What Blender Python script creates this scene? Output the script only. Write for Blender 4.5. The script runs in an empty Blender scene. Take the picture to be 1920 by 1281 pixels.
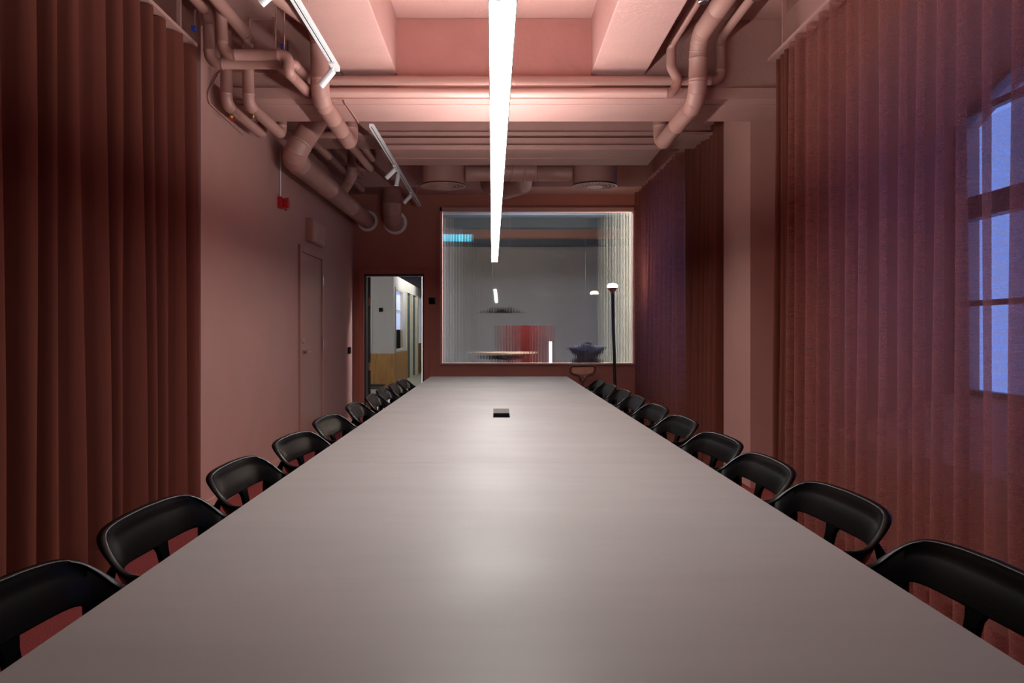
import bpy, bmesh, math, random
from mathutils import Vector, Matrix
PI = math.pi
SC = bpy.context.scene
COL = SC.collection

# ------------------------------------------------------------------ camera
F = 1500.0
cam_d = bpy.data.cameras.new('camera')
cam_d.sensor_width = 36.0
cam_d.lens = F / 1920 * 36
cam_d.shift_x = 30 / 1920
cam_d.shift_y = -18.5 / 1920
cam_d.clip_start = 0.02
cam_d.clip_end = 200
cam = bpy.data.objects.new('camera', cam_d)
cam.location = (0, 0, 1.25)
cam.rotation_euler = (PI / 2, 0, 0)
COL.objects.link(cam)
SC.camera = cam

# ------------------------------------------------------------------ world and exposure
W = bpy.data.worlds.new('dusk_sky')
SC.world = W
W.use_nodes = True
bgn = W.node_tree.nodes['Background']
bgn.inputs[0].default_value = (0.17, 0.30, 0.83, 1)
bgn.inputs[1].default_value = 1.7
SC.view_settings.view_transform = 'Standard'
SC.view_settings.look = 'None'
SC.view_settings.gamma = 1
SC.view_settings.use_curve_mapping = False
SC.view_settings.exposure = 0.45
SC.cycles.diffuse_bounces = 4
SC.cycles.transparent_max_bounces = 24
SC.cycles.caustics_refractive = False
SC.cycles.caustics_reflective = False
SC.cycles.sample_clamp_indirect = 4.0

LAMP_DOWN = 48.0     # strength of the linear pendant, lower side
LAMP_UP = 92.0       # and upper side


# ------------------------------------------------------------------ materials
def new_mat(name):
    m = bpy.data.materials.new(name)
    m.use_nodes = True
    return m, m.node_tree, m.node_tree.nodes['Principled BSDF']


def mat(name, col, rough=0.6, metal=0.0, var=0.06, scale=6.0, bump=0.0, bscale=60.0, spec=0.5, stretch=None):
    m, t, b = new_mat(name)
    N, L = t.nodes, t.links
    b.inputs['Roughness'].default_value = rough
    b.inputs['Metallic'].default_value = metal
    b.inputs['Specular IOR Level'].default_value = spec
    tc = N.new('ShaderNodeTexCoord')
    mp = N.new('ShaderNodeMapping')
    L.new(tc.outputs['Object'], mp.inputs[0])
    if stretch:
        mp.inputs['Scale'].default_value = stretch
    n = N.new('ShaderNodeTexNoise')
    n.inputs['Scale'].default_value = scale
    n.inputs['Detail'].default_value = 5
    L.new(mp.outputs[0], n.inputs['Vector'])
    r = N.new('ShaderNodeValToRGB')
    r.color_ramp.elements[0].position = 0.3
    r.color_ramp.elements[1].position = 0.7
    r.color_ramp.elements[0].color = (*[c * (1 - var) for c in col], 1)
    r.color_ramp.elements[1].color = (*[min(1, c * (1 + var)) for c in col], 1)
    L.new(n.outputs[0], r.inputs[0])
    L.new(r.outputs[0], b.inputs['Base Color'])
    if bump > 0:
        n2 = N.new('ShaderNodeTexNoise')
        n2.inputs['Scale'].default_value = bscale
        n2.inputs['Detail'].default_value = 4
        L.new(mp.outputs[0], n2.inputs['Vector'])
        bp = N.new('ShaderNodeBump')
        bp.inputs['Strength'].default_value = bump
        bp.inputs['Distance'].default_value = 0.01
        L.new(n2.outputs[0], bp.inputs['Height'])
        L.new(bp.outputs[0], b.inputs['Normal'])
    return m


def emit(name, col, s):
    m, t, b = new_mat(name)
    b.inputs['Base Color'].default_value = (0.8, 0.8, 0.8, 1)
    b.inputs['Emission Color'].default_value = (*col, 1)
    b.inputs['Emission Strength'].default_value = s
    return m


PINK = (0.45, 0.232, 0.203)
M = {}
M['paint'] = mat('dusty_pink_paint', PINK, 0.6, var=0.03, scale=3, bump=0.06, bscale=120)
M['plaster'] = mat('rough_pink_plaster', (0.40, 0.165, 0.14), 0.7, var=0.07, scale=4, bump=0.5, bscale=14)
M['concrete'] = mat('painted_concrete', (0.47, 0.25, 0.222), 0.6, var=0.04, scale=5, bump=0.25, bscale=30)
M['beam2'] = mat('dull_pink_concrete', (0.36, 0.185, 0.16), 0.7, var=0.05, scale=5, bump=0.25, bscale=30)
M['pipe'] = mat('pink_pipe_paint', (0.42, 0.212, 0.178), 0.42, var=0.04, scale=5)
M['duct'] = mat('pink_duct_paint', (0.42, 0.212, 0.178), 0.45, var=0.04, scale=4)
M['terracotta'] = mat('terracotta_wall_paint', (0.44, 0.155, 0.108), 0.6, var=0.03, scale=3, bump=0.05, bscale=120)
M['frame_pink'] = mat('pink_frame_paint', (0.52, 0.28, 0.24), 0.45, var=0.03)
M['door_pink'] = mat('pink_door_paint', (0.43, 0.215, 0.175), 0.4, var=0.02)
M['carpet'] = mat('red_carpet', (0.27, 0.058, 0.056), 0.95, var=0.5, scale=160, bump=0.8, bscale=300, spec=0.1)
M['black_plastic'] = mat('black_plastic', (0.0022, 0.0020, 0.0021), 0.27, var=0.05, spec=0.10)
M['black_metal'] = mat('black_metal', (0.012, 0.011, 0.011), 0.4, var=0.05)
M['white_metal'] = mat('white_enamel', (0.78, 0.77, 0.79), 0.35, var=0.02)
M['steel'] = mat('brushed_steel', (0.6, 0.58, 0.56), 0.28, metal=1.0, var=0.05)
M['chrome'] = mat('dark_chrome', (0.45, 0.42, 0.4), 0.18, metal=1.0, var=0.03)
M['lid_metal'] = mat('grey_lid_metal', (0.09, 0.08, 0.075), 0.7, spec=0.2)
M['brass'] = mat('brass_valve', (0.55, 0.38, 0.14), 0.35, metal=1.0, var=0.08)
M['blue'] = mat('blue_plastic', (0.03, 0.06, 0.35), 0.4)
M['red'] = mat('signal_red_plastic', (0.42, 0.006, 0.012), 0.35)
M['collar'] = mat('pale_rubber_collar', (0.82, 0.78, 0.76), 0.6)
M['dark'] = mat('dark_slot', (0.008, 0.009, 0.011), 0.8, spec=0.03)
M['leather'] = mat('brown_leather', (0.62, 0.30, 0.18), 0.45, var=0.12, scale=20)
M['bronze'] = mat('bronze_tube', (0.13, 0.06, 0.04), 0.3, metal=0.3)
M['grey_wall'] = mat('grey_white_wall', (0.66, 0.655, 0.67), 0.7, var=0.02)
M['cream_wall'] = mat('cream_wall', (0.74, 0.68, 0.50), 0.7, var=0.02)
M['teal_ceiling'] = mat('dark_blue_grey_ceiling', (0.13, 0.17, 0.23), 0.7, var=0.1)
M['teal'] = mat('teal_door', (0.02, 0.085, 0.12), 0.4)
M['cream'] = mat('cream_frame', (0.75, 0.70, 0.58), 0.5)
M['office_floor'] = mat('grey_floor', (0.34, 0.33, 0.29), 0.6, var=0.15, scale=8)
M['red_panel'] = mat('red_lacquer', (0.07, 0.004, 0.003), 0.6, spec=0.15)
M['counter'] = mat('pale_beech', (0.72, 0.55, 0.40), 0.5, var=0.1)
M['navy'] = mat('navy_cloth', (0.006, 0.010, 0.034), 0.9, var=0.3, scale=10, bump=0.5, bscale=20)
M['window_frame'] = mat('dark_window_frame', (0.11, 0.07, 0.07), 0.5)
M['reveal'] = mat('reveal_plaster', (0.55, 0.40, 0.38), 0.8, var=0.05)
M['lamp_down'] = emit('lit_diffuser', (1.0, 0.985, 0.97), LAMP_DOWN)
M['lamp_up'] = emit('lit_uplight', (1.0, 0.975, 0.95), LAMP_UP)
M['globe'] = emit('lit_globe', (1.0, 0.74, 0.52), 60.0)
M['tube_light'] = emit('lit_tube', (1.0, 0.95, 0.92), 6.0)
M['cyan_sign'] = emit('lit_cyan', (0.05, 0.75, 1.0), 2.6)
M['office_lamp'] = emit('lit_office_lamp', (0.88, 0.92, 1.0), 175.0)  # for the unseen lamps added to brighten the office
M['corridor_lamp'] = emit('lit_corridor_lamp', (1.0, 0.95, 0.84), 60.0)  # for the unseen lamps added to brighten the corridor
M['warm_lamp'] = emit('lit_warm_lamp', (1.0, 0.86, 0.58), 380.0)  # for the warm lamp added out of view behind the glass
M['blue_glow'] = emit('dusk_pane', (0.25, 0.38, 0.8), 0.55)  # panes emit their own blue, standing in for dusk light beyond


def wood_mat():
    m, t, b = new_mat('oak_panelling')
    N, L = t.nodes, t.links
    tc = N.new('ShaderNodeTexCoord'); mp = N.new('ShaderNodeMapping')
    mp.inputs['Scale'].default_value = (6, 6, 0.8)
    n = N.new('ShaderNodeTexNoise'); n.inputs['Scale'].default_value = 3; n.inputs['Detail'].default_value = 6
    r = N.new('ShaderNodeValToRGB')
    r.color_ramp.elements[0].position = 0.35; r.color_ramp.elements[1].position = 0.65
    r.color_ramp.elements[0].color = (0.40, 0.20, 0.06, 1); r.color_ramp.elements[1].color = (0.56, 0.30, 0.10, 1)
    L.new(tc.outputs['Object'], mp.inputs[0]); L.new(mp.outputs[0], n.inputs[0])
    L.new(n.outputs[0], r.inputs[0]); L.new(r.outputs[0], b.inputs['Base Color'])
    b.inputs['Roughness'].default_value = 0.5
    return m


M['oak'] = wood_mat()


def table_mat():
    m, t, b = new_mat('grey_linoleum')
    N, L = t.nodes, t.links
    tc = N.new('ShaderNodeTexCoord')
    mp = N.new('ShaderNodeMapping'); mp.inputs['Scale'].default_value = (0.5, 2.6, 1)
    n = N.new('ShaderNodeTexNoise'); n.inputs['Scale'].default_value = 3.0; n.inputs['Detail'].default_value = 9
    n.inputs['Roughness'].default_value = 0.65
    n3 = N.new('ShaderNodeTexNoise'); n3.inputs['Scale'].default_value = 1.4; n3.inputs['Detail'].default_value = 3
    L.new(tc.outputs['Object'], mp.inputs[0]); L.new(mp.outputs[0], n.inputs[0]); L.new(tc.outputs['Object'], n3.inputs[0])
    r = N.new('ShaderNodeValToRGB')
    r.color_ramp.elements[0].position = 0.25; r.color_ramp.elements[1].position = 0.75
    r.color_ramp.elements[0].color = (0.250, 0.230, 0.219, 1); r.color_ramp.elements[1].color = (0.280, 0.260, 0.249, 1)
    L.new(n.outputs[0], r.inputs[0]); L.new(r.outputs[0], b.inputs['Base Color'])
    mr = N.new('ShaderNodeMapRange')
    mr.inputs[1].default_value = 0.3; mr.inputs[2].default_value = 0.7
    mr.inputs[3].default_value = 0.46; mr.inputs[4].default_value = 0.58
    L.new(n3.outputs[0], mr.inputs[0]); L.new(mr.outputs[0], b.inputs['Roughness'])
    b.inputs['Specular IOR Level'].default_value = 0.2
    return m


M['table'] = table_mat()


def cloth_mat(name, col, transp, transl):
    m = bpy.data.materials.new(name); m.use_nodes = True
    t = m.node_tree; N, L = t.nodes, t.links
    N.clear()
    out = N.new('ShaderNodeOutputMaterial')
    tc = N.new('ShaderNodeTexCoord')

    def thread(sc, axis_scale):
        mp = N.new('ShaderNodeMapping'); mp.inputs['Scale'].default_value = axis_scale
        n = N.new('ShaderNodeTexNoise'); n.inputs['Scale'].default_value = sc; n.inputs['Detail'].default_value = 2
        L.new(tc.outputs['Object'], mp.inputs[0]); L.new(mp.outputs[0], n.inputs[0])
        return n
    a = thread(1.0, (3, 3, 300)); b_ = thread(1.0, (240, 240, 240))
    mx = N.new('ShaderNodeMath'); mx.operation = 'ADD'
    L.new(a.outputs[0], mx.inputs[0]); L.new(b_.outputs[0], mx.inputs[1])
    mr = N.new('ShaderNodeMapRange')
    mr.inputs[1].default_value = 0.75; mr.inputs[2].default_value = 1.25
    mr.inputs[3].default_value = max(0, transp - 0.05 * (transp > 0)); mr.inputs[4].default_value = transp + 0.05 * (transp > 0)
    L.new(mx.outputs[0], mr.inputs[0])
    d = N.new('ShaderNodeBsdfDiffuse'); d.inputs[0].default_value = (*col, 1)
    tl = N.new('ShaderNodeBsdfTranslucent'); tl.inputs[0].default_value = (*col, 1)
    tr = N.new('ShaderNodeBsdfTransparent')
    tr.inputs[0].default_value = (1, 0.95, 0.95, 1)
    m1 = N.new('ShaderNodeMixShader'); m1.inputs[0].default_value = transl
    m2 = N.new('ShaderNodeMixShader')
    sh = N.new('ShaderNodeBsdfSheen') if hasattr(bpy.types, 'ShaderNodeBsdfSheen') else None
    L.new(d.outputs[0], m1.inputs[1]); L.new(tl.outputs[0], m1.inputs[2])
    last = m1
    if sh:
        sh.inputs['Color'].default_value = (*[min(1, c * 1.5) for c in col], 1)
        sh.inputs['Roughness'].default_value = 0.5
        m3 = N.new('ShaderNodeMixShader'); m3.inputs[0].default_value = 0.18
        L.new(m1.outputs[0], m3.inputs[1]); L.new(sh.outputs[0], m3.inputs[2]); last = m3
    L.new(mr.outputs[0], m2.inputs[0]); L.new(last.outputs[0], m2.inputs[1]); L.new(tr.outputs[0], m2.inputs[2])
    L.new(m2.outputs[0], out.inputs[0])
    return m


M['sheer'] = cloth_mat('sheer_brick_cloth', (0.47, 0.18, 0.15), 0.40, 0.48)
M['drape'] = cloth_mat('brick_drape_cloth', (0.20, 0.062, 0.046), 0.0, 0.15)


def glass_mat(name, ior, rough=0.0, col=(0.94, 0.95, 0.99)):
    m = bpy.data.materials.new(name); m.use_nodes = True
    t = m.node_tree; t.nodes.clear()
    out = t.nodes.new('ShaderNodeOutputMaterial')
    g = t.nodes.new('ShaderNodeBsdfGlass')
    g.inputs['IOR'].default_value = ior; g.inputs['Roughness'].default_value = rough
    g.inputs['Color'].default_value = (*col, 1)
    t.links.new(g.outputs[0], out.inputs[0])
    return m


M['ribbed'] = glass_mat('ribbed_glass', 1.45, 0.03)

m_, t_, b_ = new_mat('clear_pane')
b_.inputs['Base Color'].default_value = (0.8, 0.85, 0.9, 1)
b_.inputs['Roughness'].default_value = 0.05
b_.inputs['Alpha'].default_value = 0.12
M['pane'] = m_


# ------------------------------------------------------------------ mesh helpers
def box(bm, x0, x1, y0, y1, z0, z1, bev=0.0, rot=None, piv=None):
    vs = [bm.verts.new((x, y, z)) for x in (x0, x1) for y in (y0, y1) for z in (z0, z1)]
    fs = [(0, 1, 3, 2), (4, 6, 7, 5), (0, 4, 5, 1), (2, 3, 7, 6), (0, 2, 6, 4), (1, 5, 7, 3)]
    faces = [bm.faces.new([vs[i] for i in f]) for f in fs]
    if bev > 0:
        es = list({e for f in faces for e in f.edges})
        r = bmesh.ops.bevel(bm, geom=es, offset=bev, segments=2, affect='EDGES', profile=0.6)
        vs = list({v for f in r['faces'] for v in f.verts} | {v for v in vs if v.is_valid})
    if rot is not None:
        p = Vector(piv) if piv is not None else Vector(((x0 + x1) / 2, (y0 + y1) / 2, (z0 + z1) / 2))
        for v in vs:
            if v.is_valid:
                v.co = rot @ (v.co - p) + p
    return vs


def frames(path):
    n = len(path)
    tans = []
    for i in range(n):
        a = path[max(0, i - 1)]; b = path[min(n - 1, i + 1)]
        tans.append((b - a).normalized())
    t0 = tans[0]
    up = Vector((0, 0, 1)) if abs(t0.z) < 0.9 else Vector((1, 0, 0))
    nrm = (up - t0 * up.dot(t0)).normalized()
    out = []
    for i in range(n):
        t = tans[i]
        nrm = (nrm - t * nrm.dot(t)).normalized()
        out.append((t, nrm, t.cross(nrm)))
    return out


def fillet(pts, rad, seg=8):
    pts = [Vector(p) for p in pts]
    out = [pts[0]]
    for i in range(1, len(pts) - 1):
        a, b, c = pts[i - 1], pts[i], pts[i + 1]
        u = (a - b); v = (c - b)
        lu, lv = u.length, v.length
        u.normalize(); v.normalize()
        ang = u.angle(v)
        if ang > PI - 0.02:
            out.append(b); continue
        d = min(rad / math.tan(ang / 2), lu * 0.48, lv * 0.48)
        r = d * math.tan(ang / 2)
        ctr = b + (u + v).normalized() * (r / math.sin(ang / 2))
        p0 = b + u * d; p1 = b + v * d
        a0 = p0 - ctr; a1 = p1 - ctr
        tot = a0.angle(a1)
        ax = a0.cross(a1)
        if ax.length < 1e-9:
            out.append(b); continue
        ax.normalize()
        for k in range(seg + 1):
            out.append(ctr + Matrix.Rotation(tot * k / seg, 3, ax) @ a0)
    out.append(pts[-1])
    return out


def sweep(bm, path, rfun, seg=20, cap=True):
    fr = frames(path)
    rings = []
    for i, p in enumerate(path):
        r = rfun(i) if callable(rfun) else rfun
        t, n, b = fr[i]
        rings.append([bm.verts.new(p + (n * math.cos(2 * PI * k / seg) + b * math.sin(2 * PI * k / seg)) * r) for k in range(seg)])
    for i in range(len(rings) - 1):
        A, B = rings[i], rings[i + 1]
        for k in range(seg):
            bm.faces.new((A[k], A[(k + 1) % seg], B[(k + 1) % seg], B[k]))
    if cap:
        bm.faces.new(list(reversed(rings[0]))); bm.faces.new(rings[-1])
    return rings


def tube(bm, pts, r, bend=0.1, seg=20, joints=None, jh=0.0022, jw=0.006, bseg=8, elbow_rings=0):
    """pipe with rounded bends; joints = spacing of the raised seams along straight runs"""
    path = fillet(pts, bend, bseg) if len(pts) > 2 else [Vector(p) for p in pts]
    rad = [r] * len(path)
    if joints:
        np_, nr = [path[0]], [r]
        for i in range(len(path) - 1):
            a, b = path[i], path[i + 1]
            L_ = (b - a).length
            if L_ > 0.16:
                k = max(1, int(L_ / joints))
                for q in range(k + 1):
                    s = min(max((q / k) * L_, 0.012), L_ - 0.012)
                    u = (b - a).normalized()
                    for ds, h in ((-jw, 0), (-jw * 0.6, jh), (jw * 0.6, jh), (jw, 0)):
                        np_.append(a + u * (s + ds)); nr.append(r + h)
            elif elbow_rings and i % elbow_rings == 0:
                u = (b - a).normalized()
                for ds, h in ((0.001, 0), (0.003, jh * 0.7), (0.006, jh * 0.7), (0.008, 0)):
                    if L_ > 0.012:
                        np_.append(a + u * ds); nr.append(r + h)
            np_.append(b); nr.append(r)
        path, rad = np_, nr
        # drop duplicates
        pp, rr = [path[0]], [rad[0]]
        for p, q in zip(path[1:], rad[1:]):
            if (p - pp[-1]).length > 5e-4:
                pp.append(p); rr.append(q)
        path, rad = pp, rr
    sweep(bm, path, lambda i: rad[i], seg)
    return path


def lathe(bm, prof, origin=(0, 0, 0), seg=32, M3=None):
    o = Vector(origin)
    rings = []
    for r, z in prof:
        ring = []
        for k in range(seg):
            v = Vector((r * math.cos(2 * PI * k / seg), r * math.sin(2 * PI * k / seg), z))
            if M3 is not None:
                v = M3 @ v
            ring.append(bm.verts.new(v + o))
        rings.append(ring)
    for i in range(len(rings) - 1):
        A, B = rings[i], rings[i + 1]
        for k in range(seg):
            bm.faces.new((A[k], A[(k + 1) % seg], B[(k + 1) % seg], B[k]))
    bm.faces.new(list(reversed(rings[0]))); bm.faces.new(rings[-1])


def along(d):
    return Vector(d).normalized().to_track_quat('Z', 'Y').to_matrix()


def obj(name, bm, m, parent=None, smooth=True, origin=None, ang=40):
    bmesh.ops.recalc_face_normals(bm, faces=bm.faces[:])
    me = bpy.data.meshes.new(name)
    if origin is not None:
        bmesh.ops.translate(bm, vec=-Vector(origin), verts=bm.verts[:])
    bm.to_mesh(me); bm.free()
    for mm in (m if isinstance(m, (list, tuple)) else [m]):
        me.materials.append(M[mm] if isinstance(mm, str) else mm)
    if smooth:
        me.polygons.foreach_set('use_smooth', [True] * len(me.polygons))
        me.set_sharp_from_angle(angle=math.radians(ang))
    o = bpy.data.objects.new(name, me)
    COL.objects.link(o)
    if origin is not None:
        o.location = origin
    if parent:
        o.parent = parent
    return o


def tag(o, label=None, cat=None, group=None, kind=None):
    if label: o['label'] = label
    if cat: o['category'] = cat
    if group: o['group'] = group
    if kind: o['kind'] = kind
    return o


def thing(name, label, cat, loc=(0, 0, 0), rz=0.0, group=None, kind=None):
    o = bpy.data.objects.new(name, None)
    o.empty_display_size = 0.05
    COL.objects.link(o)
    o.location = loc; o.rotation_euler = (0, 0, rz)
    return tag(o, label, cat, group, kind)


def struct(name, bm, m, label, cat='wall', parent=None, smooth=False, origin=None):
    o = obj(name, bm, m, parent, smooth, origin)
    if parent is None:
        tag(o, label, cat, kind='structure')
    return o


def part(name, parent, m, fn, smooth=True, label=None, ang=40):
    """fn(bm) builds in world coordinates; the mesh is shifted into the parent's frame (unrotated parents)"""
    bm = bmesh.new(); fn(bm)
    off = Vector((0, 0, 0)); p = parent
    while p is not None:
        off += Vector(p.location); p = p.parent
    bmesh.ops.translate(bm, vec=-off, verts=bm.verts[:])
    o = obj(name, bm, m, parent, smooth, ang=ang)
    if label: o['label'] = label
    return o


def B(*boxes, bev=0.0):
    def fn(bm):
        for b in boxes:
            box(bm, *b, bev=bev)
    return fn


def copy_tree(o, parent=None):
    c = o.copy(); COL.objects.link(c)
    if parent: c.parent = parent
    for ch in [q for q in CH.get(o.name, [])]:
        copy_tree(ch, c)
    return c


CH = {}


def index_children():
    CH.clear()
    for o in COL.objects:
        if o.parent:
            CH.setdefault(o.parent.name, []).append(o)


# ------------------------------------------------------------------ key dimensions
XL = -2.0          # left wall
XR = 2.08          # right wall (room face)
YB = 11.2          # back wall face
ZC = 3.76          # slab
ZR = 3.16          # curtain rails

# ------------------------------------------------------------------ room shell
bm = bmesh.new(); box(bm, -2.7, 2.75, -3.2, YB + 0.15, -0.15, 0.0)
struct('floor', bm, 'carpet', 'red looped carpet floor of the meeting room', 'floor')
ZN = 3.525         # lower slab over the near bay
bm = bmesh.new(); box(bm, -2.7, 2.9, -3.2, YB + 0.15, ZC, ZC + 0.2); box(bm, -2.36, XR, -3.05, 5.86, ZN, ZC)
struct('ceiling', bm, 'concrete', 'pink painted concrete ceiling slab', 'ceiling')
bm = bmesh.new(); box(bm, -2.7, 2.75, -3.2, -3.05, 0, ZC)
struct('wall_front', bm, 'paint', 'pink wall behind the head of the table')
# left wall with a recess behind the long drape
bm = bmesh.new()
box(bm, -2.7, XL, 5.42, YB + 0.15, 0, ZC)
box(bm, -2.7, -2.36, -3.05, 5.42, 0, ZC)
struct('wall_left', bm, 'paint', 'smooth dusty pink left wall with a flush door')
bm = bmesh.new(); box(bm, XL, XL + 0.012, 5.42, 8.11, 0, 0.085, bev=0.003); box(bm, XL, XL + 0.012, 9.20, YB, 0, 0.085, bev=0.003)
struct('baseboard_left', bm, 'frame_pink', 'pink skirting along the left wall', 'baseboard')

# back wall: doorway hole and glazed hole
DX0, DX1, DZ = -1.845, -1.008, 2.055
GX0, GX1, GZ0, GZ1 = -0.775, 1.950, 0.80, 2.955
bm = bmesh.new()
y0, y1 = YB, YB + 0.15
box(bm, -2.0, DX0, y0, y1, 0, ZC)
box(bm, DX0, DX1, y0, y1, DZ, ZC)
box(bm, DX1, GX0, y0, y1, 0, ZC)
box(bm, GX0, GX1, y0, y1, 0, GZ0)
box(bm, GX0, GX1, y0, y1, GZ1, ZC)
box(bm, GX1, 2.75, y0, y1, 0, ZC)
struct('wall_back', bm, 'terracotta', 'brick red end wall with a doorway and a wide glazed opening')


# right wall with two splayed arched windows
def arch_outline(yc, hw, zs, zsill, rise, n=24):
    pts = [(yc + hw, zsill), (yc + hw, zs)]
    for k in range(1, n):
        a = PI * k / n
        yy = yc + hw * math.cos(a)
        pts.append((yy, zs + rise * (1 - ((yy - yc) / hw) ** 2)))
    pts += [(yc - hw, zs), (yc - hw, zsill)]
    return pts


def window_surround(bm, yc, ya, yb):
    """wall face between ya..yb at x=XR with an arched hole, splayed to the frame plane at x=2.60"""
    inner = arch_outline(yc, 1.15, 2.41, 0.90, 0.27)
    outer = arch_outline(yc, 1.52, 2.58, 0.64, 0.42)
    # outer loop of the face, matching count by projection to the rectangle
    rect = []
    for (yy, zz) in outer:
        i = len(rect)
        if i == 0: rect.append((yb, 0.0))
        elif i == 1: rect.append((yb, 2.6))
        elif i == len(outer) - 1: rect.append((ya, 0.0))
        elif i == len(outer) - 2: rect.append((ya, 2.6))
        else:
            t = (i - 2) / (len(outer) - 5)
            rect.append((yb + (ya - yb) * t, ZC))
    vi = [bm.verts.new((2.60, p[0], p[1])) for p in inner]
    vo = [bm.verts.new((XR, p[0], p[1])) for p in outer]
    vr = [bm.verts.new((XR, p[0], p[1])) for p in rect]
    vb = [bm.verts.new((2.75, p[0], p[1])) for p in inner]
    vrb = [bm.verts.new((2.75, p[0], p[1])) for p in rect]
    n = len(inner)
    for i in range(n):
        j = (i + 1) % n
        bm.faces.new((vo[i], vo[j], vi[j], vi[i]))
        bm.faces.new((vi[i], vi[j], vb[j], vb[i]))
        bm.faces.new((vr[i], vr[j], vo[j], vo[i]))
        bm.faces.new((vb[i], vb[j], vrb[j], vrb[i]))
    c1 = bm.verts.new((XR, yb, ZC)); c2 = bm.verts.new((XR, ya, ZC))
    bm.faces.new((vr[1], vr[2], c1)) if (vr[2].co - c1.co).length > 1e-5 else None
    bm.faces.new((vr[n - 2], vr[n - 3], c2)) if (vr[n - 3].co - c2.co).length > 1e-5 else None


bm = bmesh.new()
window_surround(bm, 3.40, 0.2, 5.80)
box(bm, 2.30, 2.75, 5.80, 6.40, 0, ZC)
window_surround(bm, 9.60, 7.15, 11.35)
box(bm, XR, 2.75, -3.05, 0.2, 0, ZC)
box(bm, 2.035, 2.75, 6.40, 7.15, 0, ZC)
struct('wall_right', bm, 'paint', 'pink plastered right wall with a pilaster and two arched window recesses')


def arched_window(idx, yc, label):
    w = thing('window_%d' % idx, label, 'window', (2.62, yc, 0.9), kind='structure')
    bmf = bmesh.new()
    inner = arch_outline(yc, 1.15, 2.41, 0.90, 0.27)
    inn2 = arch_outline(yc, 1.12, 2.385, 0.93, 0.262)
    for x0_, x1_ in ((2.60, 2.66),):
        A = [bmf.verts.new((x0_, p[0], p[1])) for p in inner]
        A2 = [bmf.verts.new((x0_, p[0], p[1])) for p in inn2]
        C_ = [bmf.verts.new((x1_, p[0], p[1])) for p in inner]
        C2 = [bmf.verts.new((x1_, p[0], p[1])) for p in inn2]
        n = len(A)
        for i in range(n):
            j = (i + 1) % n
            bmf.faces.new((A[i], A[j], A2[j], A2[i])); bmf.faces.new((C_[i], C_[j], C2[j], C2[i]))
            bmf.faces.new((A2[i], A2[j], C2[j], C2[i])); bmf.faces.new((A[i], A[j], C_[j], C_[i]))
    bmesh.ops.translate(bmf, vec=(-2.62, -yc, -0.9), verts=bmf.verts[:])
    obj('window_frame', bmf, 'window_frame', w, False)
    part('transom', w, 'window_frame', B((2.59, 2.67, yc - 1.1, yc + 1.1, 1.865, 1.985)), False)
    part('glazing_bar', w, 'window_frame', B((2.605, 2.645, yc - 1.1, yc + 1.1, 1.39, 1.42)), False)
    part('glazing_bar', w, 'window_frame', B((2.605, 2.645, yc - 1.1, yc + 1.1, 2.43, 2.465)), False)
    part('mullion', w, 'window_frame', B((2.60, 2.66, yc - 0.04, yc + 0.04, 0.93, 2.66)), False)
    part('window_pane', w, 'pane', B((2.628, 2.632, yc - 1.12, yc + 1.12, 0.93, 2.40)), False)


arched_window(1, 3.40, 'arched window glowing blue behind the near right curtain')
arched_window(2, 9.60, 'arched window behind the far right curtain')

# concrete beams and soffits
bm = bmesh.new()
box(bm, -2.36, 2.31, 5.84, 6.40, 2.95, ZC)
box(bm, -2.02, 2.31, 5.80, 5.932, 2.936, 3.02, bev=0.004)
box(bm, -2.02, 2.31, 5.936, 6.405, 2.931, 3.0, bev=0.006)
struct('trim_1', bm, 'concrete', 'bright pink concrete cross beam passing over the table', 'beam')
bm = bmesh.new()
box(bm, -2.02, XR, 7.42, 8.05, 3.09, ZC)
box(bm, -2.02, XR, 7.395, 7.60, 3.068, 3.10, bev=0.004)
box(bm, -1.08, 1.53, 7.43, 8.05, 2.96, 3.052)
box(bm, -1.08, 1.53, 7.395, 7.76, 2.935, 2.977, bev=0.004)
box(bm, -1.08, 1.53, 7.765, 8.08, 2.930, 3.0, bev=0.004)
box(bm, -1.0, 1.45, 7.55, 7.95, 3.05, 3.10)
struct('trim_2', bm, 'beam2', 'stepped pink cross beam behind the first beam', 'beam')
bm = bmesh.new(); box(bm, -2.0, XR, 10.6, YB, 3.17, ZC, bev=0.004)
struct('trim_3', bm, 'concrete', 'pink bulkhead beam above the end wall', 'beam')
bm = bmesh.new(); box(bm, -1.117, -0.720, -3.05, 5.84, 3.122, ZN, bev=0.008)
struct('trim_4', bm, 'concrete', 'lengthwise pink concrete soffit left of the strip light', 'beam')
bm = bmesh.new(); box(bm, 0.690, 1.083, -3.05, 5.84, 3.122, ZN, bev=0.008)
struct('trim_5', bm, 'concrete', 'lengthwise pink concrete soffit right of the strip light', 'beam')
bm = bmesh.new(); box(bm, -0.72, 0.69, 5.805, 5.84, 3.02, ZN - 0.002)
struct('trim_6', bm, 'plaster', 'rough plastered end face of the ceiling coffer', 'beam')

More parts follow.
